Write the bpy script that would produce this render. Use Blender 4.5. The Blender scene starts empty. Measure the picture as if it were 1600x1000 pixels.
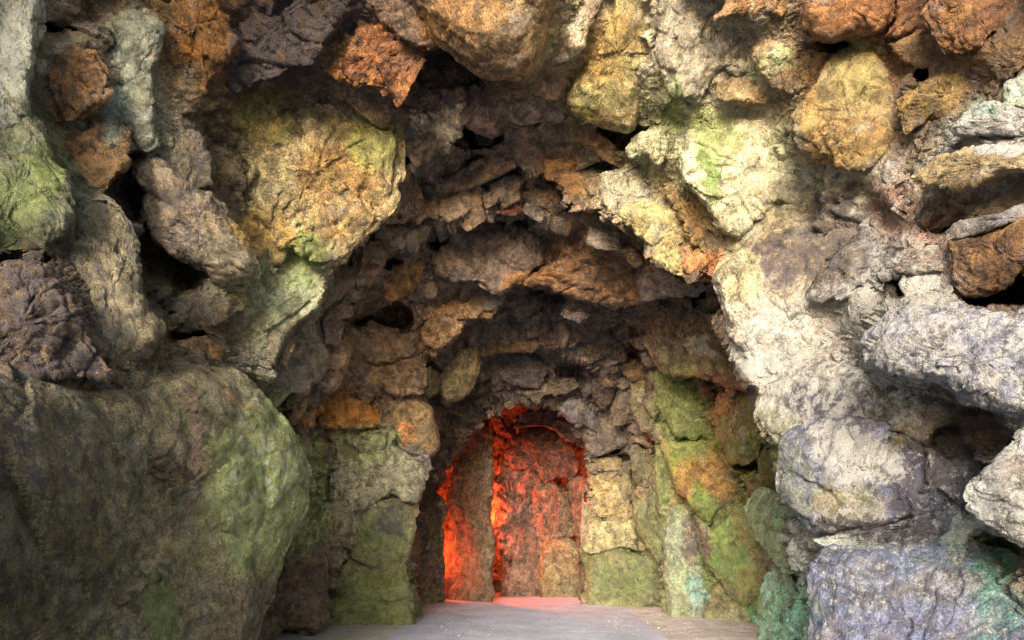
import bpy, math, random
import numpy as np
random.seed(5); rng = np.random.default_rng(11)
S = bpy.context.scene
COL = S.collection

# ------------------------------------------------------------------ camera
F = 1066.667; HX, HY, CH = 800.0, 840.0, 1.2
cam = bpy.data.objects.new('camera', bpy.data.cameras.new('camera')); COL.objects.link(cam)
cam.location = (0, 0, CH); cam.rotation_euler = (math.radians(90), 0, 0)
cam.data.lens = 24; cam.data.sensor_width = 36; cam.data.shift_y = 340/1600
cam.data.clip_start = 0.05; cam.data.clip_end = 500
S.camera = cam

# ------------------------------------------------------------------ light
EXPOSURE = 2.1
SUN_EL, SUN_ROT = 16.0, 195.0        # elevation; compass rotation of the sky's sun (0 = +Y)
w = bpy.data.worlds.new('World'); S.world = w; w.use_nodes = True
nt = w.node_tree; nt.nodes.clear()
sk = nt.nodes.new('ShaderNodeTexSky'); sk.sky_type = 'NISHITA'; sk.sun_disc = False
sk.sun_elevation = math.radians(SUN_EL); sk.sun_rotation = math.radians(SUN_ROT)
sk.air_density = 1.0; sk.dust_density = 2.5; sk.ozone_density = 1.0
bg = nt.nodes.new('ShaderNodeBackground'); bg.inputs['Strength'].default_value = 0.15
wo = nt.nodes.new('ShaderNodeOutputWorld')
nt.links.new(sk.outputs[0], bg.inputs[0]); nt.links.new(bg.outputs[0], wo.inputs[0])
sl = bpy.data.lights.new('sun', 'SUN'); sl.energy = 2.0; sl.angle = math.radians(26); sl.color = (1, .97, .93)
sun = bpy.data.objects.new('sun', sl); COL.objects.link(sun)
# direction towards the sun: azimuth measured clockwise from +Y
az = math.radians(SUN_ROT); el = math.radians(SUN_EL)
from mathutils import Vector
sd = Vector((math.sin(az)*math.cos(el), math.cos(az)*math.cos(el), math.sin(el)))
sun.rotation_euler = sd.to_track_quat('Z', 'Y').to_euler()
S.view_settings.view_transform = 'Standard'; S.view_settings.look = 'None'
S.view_settings.exposure = EXPOSURE; S.view_settings.gamma = 1
S.cycles.denoising_prefilter = 'NONE'; S.cycles.max_bounces = 10; S.cycles.diffuse_bounces = 8; S.cycles.glossy_bounces = 2

# ------------------------------------------------------------------ numpy noise
_perm = np.random.default_rng(3).permutation(256); _perm = np.concatenate([_perm, _perm, _perm])
_g = np.random.default_rng(4).normal(size=(256, 3)); _g /= np.linalg.norm(_g, axis=1)[:, None]
def perlin(p):
    i = np.floor(p).astype(np.int64); f = p-i; i &= 255
    u = f*f*f*(f*(f*6-15)+10)
    r = 0
    for dx in (0, 1):
        for dy in (0, 1):
            for dz in (0, 1):
                h = _perm[_perm[_perm[(i[:, 0]+dx) & 255]+((i[:, 1]+dy) & 255)]+((i[:, 2]+dz) & 255)]
                g = _g[h]
                d = (g*(f-np.array([dx, dy, dz]))).sum(1)
                wx = u[:, 0] if dx else 1-u[:, 0]; wy = u[:, 1] if dy else 1-u[:, 1]; wz = u[:, 2] if dz else 1-u[:, 2]
                r = r+d*wx*wy*wz
    return r*1.6
def fbm(p, o=4, g=.5, l=2.03):
    a = 1; r = 0; t = 0
    for k in range(o):
        r = r+a*perlin(p+k*17.3); p = p*l; t += a; a *= g
    return r/t
def ridged(p, o=4, g=.5):
    a = 1; r = 0; t = 0
    for k in range(o):
        r = r+a*(1-2*np.abs(perlin(p+k*9.1))); p = p*2.07; t += a; a *= g
    return r/t
_wr = np.random.default_rng(8).random((256, 3))
def worley(p):
    i = np.floor(p).astype(np.int64)
    f1 = np.full(len(p), 9.); f2 = np.full(len(p), 9.); idn = np.zeros(len(p), int); best = np.zeros_like(p)
    for dx in (-1, 0, 1):
        for dy in (-1, 0, 1):
            for dz in (-1, 0, 1):
                c = i+np.array([dx, dy, dz]); cc = c & 255
                h = _perm[_perm[_perm[cc[:, 0]]+cc[:, 1]]+cc[:, 2]]
                q = c+_wr[h]; v = p-q; d = np.sqrt((v*v).sum(1))
                m = d < f1
                f2 = np.where(m, f1, np.minimum(f2, d)); idn = np.where(m, h, idn)
                best[m] = v[m]; f1 = np.minimum(f1, d)
    return f1, f2, idn, best
def facets(p, tilt=1.0):
    """piecewise-planar relief: every cell is a tilted plane"""
    f1, f2, idn, v = worley(p)
    return (v*_g[idn]).sum(1)*tilt + (_wr[idn, 0]-.5)*.5, f2-f1

def world(px, py, D):
    return np.stack([(px-HX)/F*D, D, CH-(py-HY)/F*D], -1)
def lin(h):
    c = np.array([int(h[i:i+2], 16) for i in (0, 2, 4)])/255.
    c = np.where(c <= .04045, c/12.92, ((c+.055)/1.055)**2.4)
    c = c.mean()+.9*(c-c.mean())
    if c[0] > 1.7*c[1]: c[1] *= 1.13
    return c

# ------------------------------------------------------------------ materials
class N:
    def __init__(s, name):
        s.m = bpy.data.materials.new(name); s.m.use_nodes = True; s.t = s.m.node_tree; s.t.nodes.clear()
        s.b = s('ShaderNodeBsdfPrincipled'); s.o = s('ShaderNodeOutputMaterial'); s.l(s.b.outputs[0], s.o.inputs[0])
        s.geo = s('ShaderNodeNewGeometry'); s.pos = s.geo.outputs['Position']
    def __call__(s, t, **k):
        n = s.t.nodes.new(t)
        for a, v in k.items(): setattr(n, a, v)
        return n
    def l(s, a, b): s.t.links.new(a, b)
    def noise(s, sc, det=6, rough=.6, dist=0., vec=None, off=None):
        n = s('ShaderNodeTexNoise'); n.inputs['Scale'].default_value = sc; n.inputs['Detail'].default_value = det
        n.inputs['Roughness'].default_value = rough; n.inputs['Distortion'].default_value = dist
        v = vec or s.pos
        if off is not None:
            a = s('ShaderNodeVectorMath', operation='ADD'); s.l(v, a.inputs[0]); a.inputs[1].default_value = (off, off*.7, -off); v = a.outputs[0]
        s.l(v, n.inputs['Vector']); return n.outputs['Fac']
    def vor(s, sc, feat='F1', vec=None):
        n = s('ShaderNodeTexVoronoi', feature=feat); n.inputs['Scale'].default_value = sc; s.l(vec or s.pos, n.inputs['Vector']); return n
    def mr(s, x, a, b, c, d, sm=True):
        n = s('ShaderNodeMapRange', interpolation_type='SMOOTHSTEP' if sm else 'LINEAR'); s.l(x, n.inputs['Value'])
        for i, v in zip((1, 2, 3, 4), (a, b, c, d)):
            if isinstance(v, (int, float)): n.inputs[i].default_value = v
            else: s.l(v, n.inputs[i])
        return n.outputs[0]
    def math(s, op, a, b=None):
        n = s('ShaderNodeMath', operation=op)
        for i, v in enumerate((a, b)):
            if v is None: continue
            if isinstance(v, (int, float)): n.inputs[i].default_value = v
            else: s.l(v, n.inputs[i])
        return n.outputs[0]
    def mix(s, f, a, b, mode='MIX'):
        n = s('ShaderNodeMix', data_type='RGBA', blend_type=mode)
        if isinstance(f, (int, float)): n.inputs[0].default_value = f
        else: s.l(f, n.inputs[0])
        for i, v in ((6, a), (7, b)):
            if isinstance(v, (tuple, list, np.ndarray)): n.inputs[i].default_value = (*[float(x) for x in v[:3]], 1)
            else: s.l(v, n.inputs[i])
        return n.outputs[2]
    def attr(s, name):
        n = s('ShaderNodeAttribute'); n.attribute_name = name; return n
    def bump(s, h, dist, nrm=None, st=1.0):
        n = s('ShaderNodeBump'); n.inputs['Strength'].default_value = st; n.inputs['Distance'].default_value = dist
        s.l(h, n.inputs['Height'])
        if nrm is not None: s.l(nrm, n.inputs['Normal'])
        return n.outputs[0]

def rock_material(name, grit, crack, lump, rough=.9):
    n = N(name)
    ca, cb, mk = n.attr('Col').outputs['Color'], n.attr('Col2').outputs['Color'], n.attr('Mask')
    sp = n('ShaderNodeSeparateColor'); n.l(mk.outputs['Color'], sp.inputs[0]); moss, lic, drk = sp.outputs
    # warp + stretched veins
    big = n.noise(3.2, 9, .68, .4)
    f = n.mr(big, .40, .60, 0, 1)
    c = n.mix(f, ca, cb)
    # tonal mottling at several scales
    m1 = n.noise(9, 10, .72, .6, off=3.1)
    c = n.mix(1.0, c, _grey(n, n.mr(m1, .35, .65, .42, 1.5)), 'MULTIPLY')
    g1 = n.noise(70, 5, .75, off=7.7)
    c = n.mix(1.0, c, _grey(n, n.mr(g1, .30, .70, 1-.42*grit, 1+.42*grit)), 'MULTIPLY')
    # warm/cool drift
    h1 = n.noise(5.5, 6, .6, off=21.)
    c = n.mix(n.mr(h1, .48, .70, 0, .26), c, (.38, .25, .11), 'MIX')
    h2 = n.noise(4.3, 7, .65, off=31.)
    c = n.mix(n.mr(h2, .52, .72, 0, .38), c, (.30, .31, .32), 'MIX')
    pt = n.noise(52, 4, .8, off=101.)
    c = n.mix(n.mr(pt, .58, .64, 0, .74*(.6+.4*grit)), c, (.045, .035, .028))
    pl_ = n.noise(44, 5, .8, off=111.)
    c = n.mix(n.mr(pl_, .59, .66, 0, .5*(.6+.4*grit)), c, (.55, .50, .42))
    # dark grime: streaks and specks
    d = n.noise(11, 9, .78, .3, off=41.)
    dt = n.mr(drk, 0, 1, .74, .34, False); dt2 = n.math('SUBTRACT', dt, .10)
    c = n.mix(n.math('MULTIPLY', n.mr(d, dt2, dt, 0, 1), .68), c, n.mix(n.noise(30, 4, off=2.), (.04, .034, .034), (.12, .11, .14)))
    # moss
    q = n.noise(7, 10, .8, .2, off=51.)
    mt = n.mr(moss, 0, 1, .80, .40, False); mt2 = n.math('SUBTRACT', mt, .16)
    mc = n.mix(n.mr(n.noise(8, 10, .75, off=61.), .36, .66, 0, 1), (.12, .15, .05), (.32, .35, .145))
    mf = n.math('MULTIPLY', n.math('MULTIPLY', n.mr(q, mt2, mt, 0, 1), .75), n.mr(n.noise(3, 6, .7, off=91.), .36, .62, .45, 1))
    c = n.mix(mf, c, mc)
    # pale lichen crust
    k = n.noise(16, 10, .82, .2, off=71.)
    lt = n.mr(lic, 0, 1, .78, .30, False); lt2 = n.math('SUBTRACT', lt, .09)
    c = n.mix(n.math('MULTIPLY', n.mr(k, lt2, lt, 0, 1), .8), c, n.mix(n.noise(22, 6, off=5.), (.34, .35, .34), (.60, .57, .50)))
    # thin dark cracks
    wv = n('ShaderNodeVectorMath', operation='MULTIPLY_ADD')
    wn = n('ShaderNodeTexNoise'); wn.inputs['Scale'].default_value = 3; wn.inputs['Detail'].default_value = 6; n.l(n.pos, wn.inputs['Vector'])
    n.l(wn.outputs['Color'], wv.inputs[0]); wv.inputs[1].default_value = (.55, .55, .55); n.l(n.pos, wv.inputs[2])
    vc = n.vor(2.1, 'DISTANCE_TO_EDGE', wv.outputs[0]).outputs['Distance']
    gate = n.mr(n.noise(1.7, 3, off=81.), .46, .56, 0, 1)
    ck = n.math('MULTIPLY', n.mr(vc, 0, .018, 1, 0), n.math('MULTIPLY', gate, crack))
    c = n.mix(n.math('MULTIPLY', ck, .6), c, (.05, .04, .032))
    n.l(c, n.b.inputs['Base Color'])
    n.b.inputs['Roughness'].default_value = rough
    n.b.inputs['Specular IOR Level'].default_value = .3
    # relief
    r1 = n.noise(6.5, 12, .72, .5, off=1.3)
    nb = n.bump(r1, .11*lump)
    nb = n.bump(n.math('SUBTRACT', 1.0, ck), .03, nb)
    v2 = n.vor(17, 'F1', wv.outputs[0]).outputs['Distance']
    nb = n.bump(n.math('ADD', n.math('MULTIPLY', v2, .6), n.noise(24, 8, .75, .4, off=4.4)), .045*lump, nb)
    nb = n.bump(n.math('ADD', g1, n.noise(160, 3, .7)), .013*grit, nb)
    n.l(nb, n.b.inputs['Normal'])
    return n.m
def _grey(n, x):
    c = n('ShaderNodeCombineColor')
    for i in range(3): n.l(x, c.inputs[i])
    return c.outputs[0]

MAT = {'g': rock_material('granular_sandstone', 1.35, .5, .55),
       'f': rock_material('fractured_limestone', .6, 1.0, 1.25, .82),
       's': rock_material('smooth_flowstone', .45, .4, .75, .7),
       'm': rock_material('mortared_rubble', 1.0, .6, 1.0)}

# ------------------------------------------------------------------ colours by place
# (x, y, first tone, second tone, moss, lichen, dark) in the photograph's pixels -> stored on the rock itself
FIELD = [
 (-60,60,'98a082','6f7458',.3,.5,.2),(60,260,'6e7358','54583c',.45,.2,.2),(150,60,'7f7565','5f503f',.05,.1,.2),(220,150,'8d917c','7c7a66',.1,.2,.1),
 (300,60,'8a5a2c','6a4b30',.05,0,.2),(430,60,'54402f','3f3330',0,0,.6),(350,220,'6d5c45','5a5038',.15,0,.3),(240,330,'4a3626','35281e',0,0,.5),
 (100,480,'6f5d48','4f4232',.2,.15,.4),(60,700,'57493a','3e3a28',.25,.05,.4),(250,700,'5f5140','4b4630',.3,.05,.3),(400,760,'77864c','9c9c6c',.8,.25,.1),
 (320,560,'6c604c','7d6e56',.2,.1,.2),(440,480,'9aa478','b3b38e',.45,.3,.05),(400,600,'8e8a72','7d7a62',.2,.3,.1),(470,560,'857668','6f6455',.05,.1,.1),
 (520,640,'7c6650','6a5240',0,.05,.3),(560,560,'8d7158','74604e',0,.1,.2),(600,560,'97795a','836a54',0,.1,.2),(650,480,'8a6a52','77645a',0,.1,.1),
 (600,360,'86705c','74665c',0,.1,.2),(700,320,'84705e','736860',0,.1,.2),(780,340,'7e7068','6e6058',0,.1,.2),(800,250,'7c6656','695a50',0,.1,.3),
 (700,130,'66503e','54453c',0,0,.4),(860,230,'8e7460','7c6454',0,.1,.2),(940,120,'a08a5c','92845e',.2,.1,.1),(1030,60,'a59a82','b5a888',.1,.3,.1),
 (1060,160,'b0b080','c0b890',.4,.3,.05),(1110,100,'b3a688','a59c88',.1,.4,.1),(1050,230,'a9a878','988f68',.4,.2,.1),(980,300,'a8a284','b09a74',.15,.2,.1),
 (1180,250,'c5c090','cbbf98',.4,.3,.02),(1200,400,'a59270','8f8064',.1,.2,.35),(1150,360,'b5ab80','bfb08c',.25,.2,.1),(1090,340,'9a7648','85623c',.05,.1,.2),
 (1300,300,'c0b694','d0c4a4',.2,.4,.05),(1230,520,'d0cabc','c2baa8',.05,.7,.1),(1290,620,'a4a49c','8c8c90',.1,.5,.5),(1380,600,'8a8a90','b0b0a4',.1,.5,.5),
 (1420,690,'9a8458','7c6844',.3,.3,.2),(1500,670,'5e4a38','46382c',.1,0,.4),(1400,470,'c4b8a4','b0a490',.05,.6,.2),(1350,400,'a9a49c','8e8a88',.05,.5,.2),
 (1400,350,'b08870','c49c84',0,.4,.1),(1440,180,'9c7c50','887460',.05,.1,.3),(1350,60,'a0683c','865430',0,0,.2),(1560,80,'866040','6e5440',.1,0,.3),
 (1500,240,'b8ab96','a09070',.1,.5,.1),(1560,400,'8a5c34','74503a',0,.1,.3),(1240,850,'a0a49a','8c9690',.2,.5,.3),(1480,810,'8ca898','7fb0a0',.3,.5,.1),
 (1560,900,'7c7464','8c8474',.2,.2,.3),(1400,1000,'70747e','8a8c92',.1,.3,.4),(1600,600,'8c8e94','a0a0a0',.1,.4,.3),
 (900,400,'7c5a44','6c5244',0,.05,.3),(1050,440,'70604e','645446',0,.05,.3),(850,430,'74645a','665a54',0,.1,.3),(1080,530,'6e5040','60483a',.05,.05,.3),
 (860,500,'70645e','5e5450',0,.1,.3),(960,520,'716561','5e5450',0,.1,.3),(800,580,'645a5a','56504e',0,.1,.3),(900,580,'66605e','5a524e',0,.1,.3),
 (1000,620,'80745a','6e6656',.1,.1,.2),(960,680,'7c7464','6c6458',.1,.1,.2),(940,780,'a4926c','94825e',.15,.1,.15),(1000,850,'6e6c44','80744e',.4,.1,.2),
 (970,910,'5f6238','6e6644',.6,.05,.3),(1060,620,'8f985c','9aa06a',.55,.2,.1),(1130,650,'96784a','8a7c4c',.35,.1,.1),(1100,760,'7e7a38','8e7440',.5,.1,.2),
 (1060,850,'8a9468','748070',.4,.2,.3),(1150,860,'7a7640','6c6c38',.55,.05,.2),(1220,830,'80a078','6f9272',.6,.4,.05),(1220,960,'82b49c','6aa888',.4,.3,.05),
 (1200,720,'8a8e44','7c8440',.6,.1,.1),(470,820,'78644e','66543e',.1,.1,.3),(560,760,'8c8a68','9a9478',.35,.3,.05),(600,920,'5e6c34','6e7448',.75,.1,.2),
 (450,920,'6a5544','55463a',.05,.05,.3),(670,760,'4a3c32','3e342c',0,0,.3),(670,880,'6a5a48','584a3c',.1,0,.2),(720,640,'574c46','4a4240',0,0,.3),
 (740,850,'7e6a50','6b5a44',.1,.05,.1),(830,780,'6c5340','5c4636',.05,.05,.1),(880,900,'80704e','6e6444',.35,.1,.1),(860,660,'5c4c44','4c403a',0,0,.3),
]
_fx = np.array([[a[0], a[1]] for a in FIELD], float)
_fa = np.array([lin(a[2]) for a in FIELD]); _fb = np.array([lin(a[3]) for a in FIELD]); _fm = np.array([a[4:7] for a in FIELD], float)
# local patches: (x, y, rx, ry, tone or None, moss, lichen, dark) ; tone amount 1 in the middle
PATCH = [
 (60,290,35,45,'4e6a20',.9,None,None),(10,330,40,60,'52683a',.8,None,None),(470,375,35,35,'6f9430',1,.3,0),(470,425,35,22,'a8bc74',.7,.4,0),
 (540,300,70,60,'9a6c34',0,0,.1),(430,180,60,40,'8a7a38',.55,0,.2),(600,240,30,40,'9c9c50',.5,0,0),(410,350,35,35,'b08c40',.2,0,0),
 (415,760,75,125,'a2b264',.85,.4,0),(300,690,11,80,'826a5a',.1,.2,.1),(365,628,22,10,'946a4c',0,.2,0),(60,860,120,110,'4a4428',.35,0,.3),(245,940,25,60,'3c5a1c',.9,0,.1),
 (540,640,50,22,'a0601c',0,0,.1),(625,690,14,30,'c06a38',0,0,0),(612,830,30,40,'5c7038',.8,0,.4),(628,815,18,26,'5e5c58',.35,.1,.6),(570,940,60,40,'56682e',.7,.15,.3),
 (575,700,45,35,'98a068',.5,.4,0),(1105,270,14,50,'78a848',.95,0,0),(1060,165,14,40,'94b458',.8,.1,0),(1130,210,40,40,'b4c070',.7,0,0),
 (1095,410,25,18,'c06e34',0,0,0),(1260,400,80,40,'80684e',0,0,.6),(1300,330,30,30,'70605a',0,0,.6),(1150,420,30,40,'a8a070',.3,.2,0),
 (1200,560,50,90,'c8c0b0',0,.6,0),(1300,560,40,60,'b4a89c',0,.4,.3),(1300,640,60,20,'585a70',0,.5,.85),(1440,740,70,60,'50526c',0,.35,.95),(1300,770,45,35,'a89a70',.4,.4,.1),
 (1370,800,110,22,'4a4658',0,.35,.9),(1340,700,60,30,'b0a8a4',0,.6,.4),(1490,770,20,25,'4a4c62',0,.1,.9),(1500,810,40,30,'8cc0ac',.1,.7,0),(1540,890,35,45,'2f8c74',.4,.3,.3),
 (1480,900,50,30,'8e8c92',.1,.4,.3),(1340,900,60,50,'8088a0',0,.4,.5),(1560,970,40,50,'5c9488',.2,.35,.3),(1560,215,60,14,'f0e4e0',0,.8,0),(1545,180,20,14,'90c0a4',.2,.5,0),
 (1090,535,16,22,'9aa092',.1,.6,0),(1125,610,45,20,'a8683f',0,0,0),(1060,640,40,50,'96a460',.7,.2,0),(1090,700,45,30,'8c9a2c',.9,0,0),(1100,745,45,40,'a07038',.25,0,.1),
 (1075,845,24,40,'7a5c50',0,.2,.5),(1088,920,22,28,'4fa898',.1,.5,.4),(1170,930,25,18,'3f8a34',1,0,0),(1125,860,30,25,'4c8434',.9,0,0),(1105,800,20,40,'78a040',.8,0,0),
 (970,905,55,28,'4c5a28',.6,.05,.35),(870,410,30,10,'a8683c',0,0,0),(830,425,18,12,'b07038',0,0,0),(1250,120,20,30,'b07844',0,0,0),(1220,95,25,20,'c4c890',.4,.3,0),
 (1330,110,35,40,'bcae68',.25,.2,0),(1320,220,60,40,'a8783c',0,.1,.1),(1270,170,30,30,'c09a50',0,0,0),(1340,200,14,9,'c8b088',0,.3,0),(195,160,18,40,'8ca094',.1,.3,0),
 (310,50,40,40,'8c5420',0,0,.1),(950,60,40,50,'a07840',.2,0,.1),(925,150,25,25,'9c9048',.5,0,.1),(740,20,60,40,'9c6c40',0,0,.2),
]
def place_colour(px, py, p3):
    """tones and masks for points seen at px,py; p3 (world) adds irregular edges"""
    j = np.stack([perlin(p3*1.1+5), perlin(p3*1.1+40)], -1)*38+np.stack([perlin(p3*4+5), perlin(p3*4+40)], -1)*14+np.stack([perlin(p3*15+5), perlin(p3*15+40)], -1)*9
    q = np.stack([px, py], -1)+j
    out = [np.zeros((len(px), 3)) for _ in range(3)]
    for s in range(0, len(px), 40000):
        d2 = ((q[s:s+40000, None, :]-_fx[None])**2).sum(-1)
        wt = 1/(d2+300)**2; wt /= wt.sum(1)[:, None]
        out[0][s:s+40000] = wt@_fa; out[1][s:s+40000] = wt@_fb; out[2][s:s+40000] = wt@_fm
    return out[0], out[1], out[2], q
def apply_patches(q, a, b, m):
    for (x, y, rx, ry, tone, mo, li, dk) in PATCH:
        r = ((q[:, 0]-x)/rx)**2+((q[:, 1]-y)/ry)**2
        k = np.clip(1.35-r*.75, 0, 1)[:, None]; k = k*k*(3-2*k)
        if tone is not None:
            t = lin(tone); a += (t-a)*k*.85; b += (t*.8-b)*k*.55
        for i, v in enumerate((mo, li, dk)):
            if v is not None: m[:, i:i+1] += (v-m[:, i:i+1])*k*.9
    return a, b, np.clip(m, 0, 1)

# ------------------------------------------------------------------ mesh helpers
def tag(o, label, cat=None, group=None, kind=None):
    if label: o['label'] = label
    if cat: o['category'] = cat
    if group: o['group'] = group
    if kind: o['kind'] = kind
    return o
def grid_mesh(name, P, wrap_u, mat, cols=None, origin=None, parent=None):
    """P: (nv, nu, 3) grid; wrap_u closes the u direction"""
    nv, nu = P.shape[:2]
    org = np.zeros(3) if origin is None else np.array(origin, float)
    V = (P.reshape(-1, 3)-org)
    iu = np.arange(nu if wrap_u else nu-1); iv = np.arange(nv-1)
    A = (iv[:, None]*nu+iu[None]); B = (iv[:, None]*nu+((iu+1) % nu)[None])
    Q = np.stack([A, A+nu, B+nu, B], -1).reshape(-1, 4)
    me = bpy.data.meshes.new(name)
    me.vertices.add(len(V)); me.vertices.foreach_set('co', V.astype(np.float32).ravel())
    me.loops.add(Q.size); me.loops.foreach_set('vertex_index', Q.astype(np.int32).ravel())
    me.polygons.add(len(Q)); me.polygons.foreach_set('loop_start', np.arange(0, Q.size, 4, dtype=np.int32))
    try: me.polygons.foreach_set('loop_total', np.full(len(Q), 4, dtype=np.int32))
    except Exception: pass
    me.update(calc_edges=True); me.validate()
    me.polygons.foreach_set('use_smooth', np.ones(len(me.polygons), bool))
    if cols is not None:
        for nm, c in zip(('Col', 'Col2', 'Mask'), cols):
            at = me.color_attributes.new(nm, 'FLOAT_COLOR', 'POINT')
            at.data.foreach_set('color', np.concatenate([c, np.ones((len(c), 1))], 1).astype(np.float32).ravel())
    me.materials.append(mat)
    o = bpy.data.objects.new(name, me); COL.objects.link(o); o.location = org
    if parent: o.parent = parent
    return o
def normals(P, wrap):
    if wrap:
        du = np.roll(P, -1, 1)-np.roll(P, 1, 1)
    else:
        du = np.gradient(P, axis=1)
    dv = np.gradient(P, axis=0)
    n = np.cross(du, dv); L = np.linalg.norm(n, axis=-1, keepdims=True)
    return n/np.maximum(L, 1e-9)
def pix(P):
    D = np.maximum(P[..., 1], .3)
    return HX+P[..., 0]/D*F, HY-(P[..., 2]-CH)/D*F
def cr(P, n, closed=False, per_len=True):
    """resample a polyline with a Catmull-Rom curve to n points, evenly by px length"""
    P = np.array(P, float)
    if closed: Q = np.vstack([P[-1], P, P[0], P[1]])
    else: Q = np.vstack([2*P[0]-P[1], P, 2*P[-1]-P[-2]])
    pts = []
    for i in range(1, len(Q)-2):
        t = np.linspace(0, 1, 24, endpoint=False)[:, None]
        a, b, c, d = Q[i-1], Q[i], Q[i+1], Q[i+2]
        pts.append(.5*((2*b)+(-a+c)*t+(2*a-5*b+4*c-d)*t*t+(-a+3*b-3*c+d)*t**3))
    pts.append(Q[-2][None] if not closed else Q[1][None])
    p = np.vstack(pts)
    L = np.concatenate([[0], np.cumsum(np.linalg.norm(np.diff(p[:, :2], axis=0), axis=1))])
    s = np.linspace(0, L[-1], n, endpoint=not closed)
    return np.stack([np.interp(s, L, p[:, k]) for k in range(p.shape[1])], -1)

# ------------------------------------------------------------------ the cave's mass (arched passage, entrance to red chamber)
def ft(px, D): return (px, HY+1.45*F/D, D)
PROF = dict(
A0=[ft(-500,2.2),(-600,900,2.2),(-650,500,2.3),(-600,100,2.6),(-450,-300,2.9),(-100,-500,3.2),(400,-600,3.4),(850,-650,3.4),(1300,-600,3.2),(1750,-450,2.9),(2050,-150,2.6),(2150,300,2.3),(2150,800,2.1),ft(2100,2.1)],
A1=[ft(-60,3.2),(-60,850,3.2),(-60,600,3.4),(-60,350,3.7),(-60,80,4.0),(150,-80,4.4),(480,-80,4.9),(820,-80,5.0),(1120,-80,4.6),(1450,-80,4.0),(1640,80,3.5),(1660,350,3.3),(1660,700,3.1),ft(1660,3.0)],
A2=[ft(230,4.4),(230,850,4.4),(230,640,4.7),(240,440,5.2),(300,250,5.3),(400,120,5.4),(600,110,5.7),(820,110,5.9),(1030,140,5.6),(1230,190,5.1),(1380,330,4.6),(1400,500,4.2),(1420,750,3.9),ft(1420,3.8)],
A3=[ft(380,6.0),(440,760,6.4),(400,625,6.6),(470,500,6.8),(530,400,6.8),(610,330,6.9),(680,250,7),(790,235,7),(900,280,6.8),(1000,370,6.5),(1105,440,6.1),(1160,560,5.7),(1225,740,5.3),ft(1270,5.2)],
A4=[ft(330,7.3),(400,760,7.4),(380,600,7.5),(440,470,7.4),(510,370,7.3),(600,300,7.2),(680,235,7.2),(790,225,7.2),(900,260,7.1),(1020,340,7.0),(1150,420,7.0),(1230,560,7.0),(1290,740,7),ft(1330,6.8)],
B1=[ft(480,8.3),(480,800,8.3),(470,690,8.2),(510,610,7.9),(540,480,7.5),(600,400,7.3),(700,350,7.25),(800,338,7.2),(890,352,7.2),(990,400,7.4),(1110,500,7.8),(1160,620,8.2),(1195,780,8.3),ft(1225,8.2)],
B1S=[ft(440,8.7),(440,800,8.7),(440,680,8.6),(480,600,8.3),(520,470,7.9),(590,390,7.65),(695,335,7.55),(800,322,7.5),(900,338,7.5),(1005,390,7.7),(1135,490,8.1),(1185,620,8.6),(1215,780,8.8),ft(1245,8.8)],
B2=[ft(640,9.7),(630,850,9.7),(645,740,9.6),(655,640,9.4),(665,560,9.1),(720,500,8.7),(780,460,8.5),(850,450,8.5),(930,480,8.7),(1000,510,9.2),(1020,600,10.0),(1030,700,10.4),(1040,830,10.7),ft(1040,10.8)],
C0=[ft(600,10.4),(600,850,10.4),(610,740,10.3),(620,640,10.0),(650,560,9.6),(720,490,9.1),(780,450,8.85),(850,440,8.85),(930,465,9.1),(1020,500,9.7),(1060,600,10.5),(1070,700,11.0),(1080,830,11.3),ft(1080,11.3)],
C1=[ft(650,11.6),(650,850,11.6),(655,760,11.3),(670,690,10.9),(700,610,10.4),(750,560,10),(800,540,9.8),(855,540,9.8),(905,560,9.9),(955,600,10.3),(985,660,10.9),(990,740,11.4),(1000,840,11.8),ft(1000,11.9)],
C1S=[ft(640,12),(640,850,12),(640,760,11.8),(655,680,11.4),(690,600,10.8),(745,545,10.3),(800,526,10.1),(855,526,10.1),(910,545,10.3),(970,590,10.8),(1000,660,11.4),(1005,740,11.8),(1015,840,12.1),ft(1015,12.1)],
C2=[ft(685,12.5),(685,860,12.5),(685,790,12.4),(698,730,12.1),(725,690,11.7),(760,655,11.4),(800,637,11.2),(850,630,11.2),(890,655,11.4),(912,695,11.8),(922,740,12.1),(925,790,12.3),(912,870,12.4),ft(912,12.4)],
D0=[ft(600,13),(600,850,13),(600,790,13),(620,700,13),(660,650,13),(720,600,13),(790,590,13),(860,590,13),(930,620,13),(990,680,13),(1000,740,13),(1010,790,13),(1010,870,13),ft(1010,13)],
D1=[ft(640,14.7),(640,860,14.7),(640,800,14.7),(650,740,14.7),(690,690,14.7),(740,660,14.7),(790,645,14.7),(850,645,14.7),(900,670,14.7),(950,710,14.7),(960,750,14.7),(960,800,14.7),(960,880,14.7),ft(960,14.7)],
D2=[(790,940,15.2)]+[(790+10*math.cos(a), 830+10*math.sin(a), 15.2) for a in np.linspace(math.pi, 2*math.pi, 12)]+[(810,940,15.2)],
)
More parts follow.
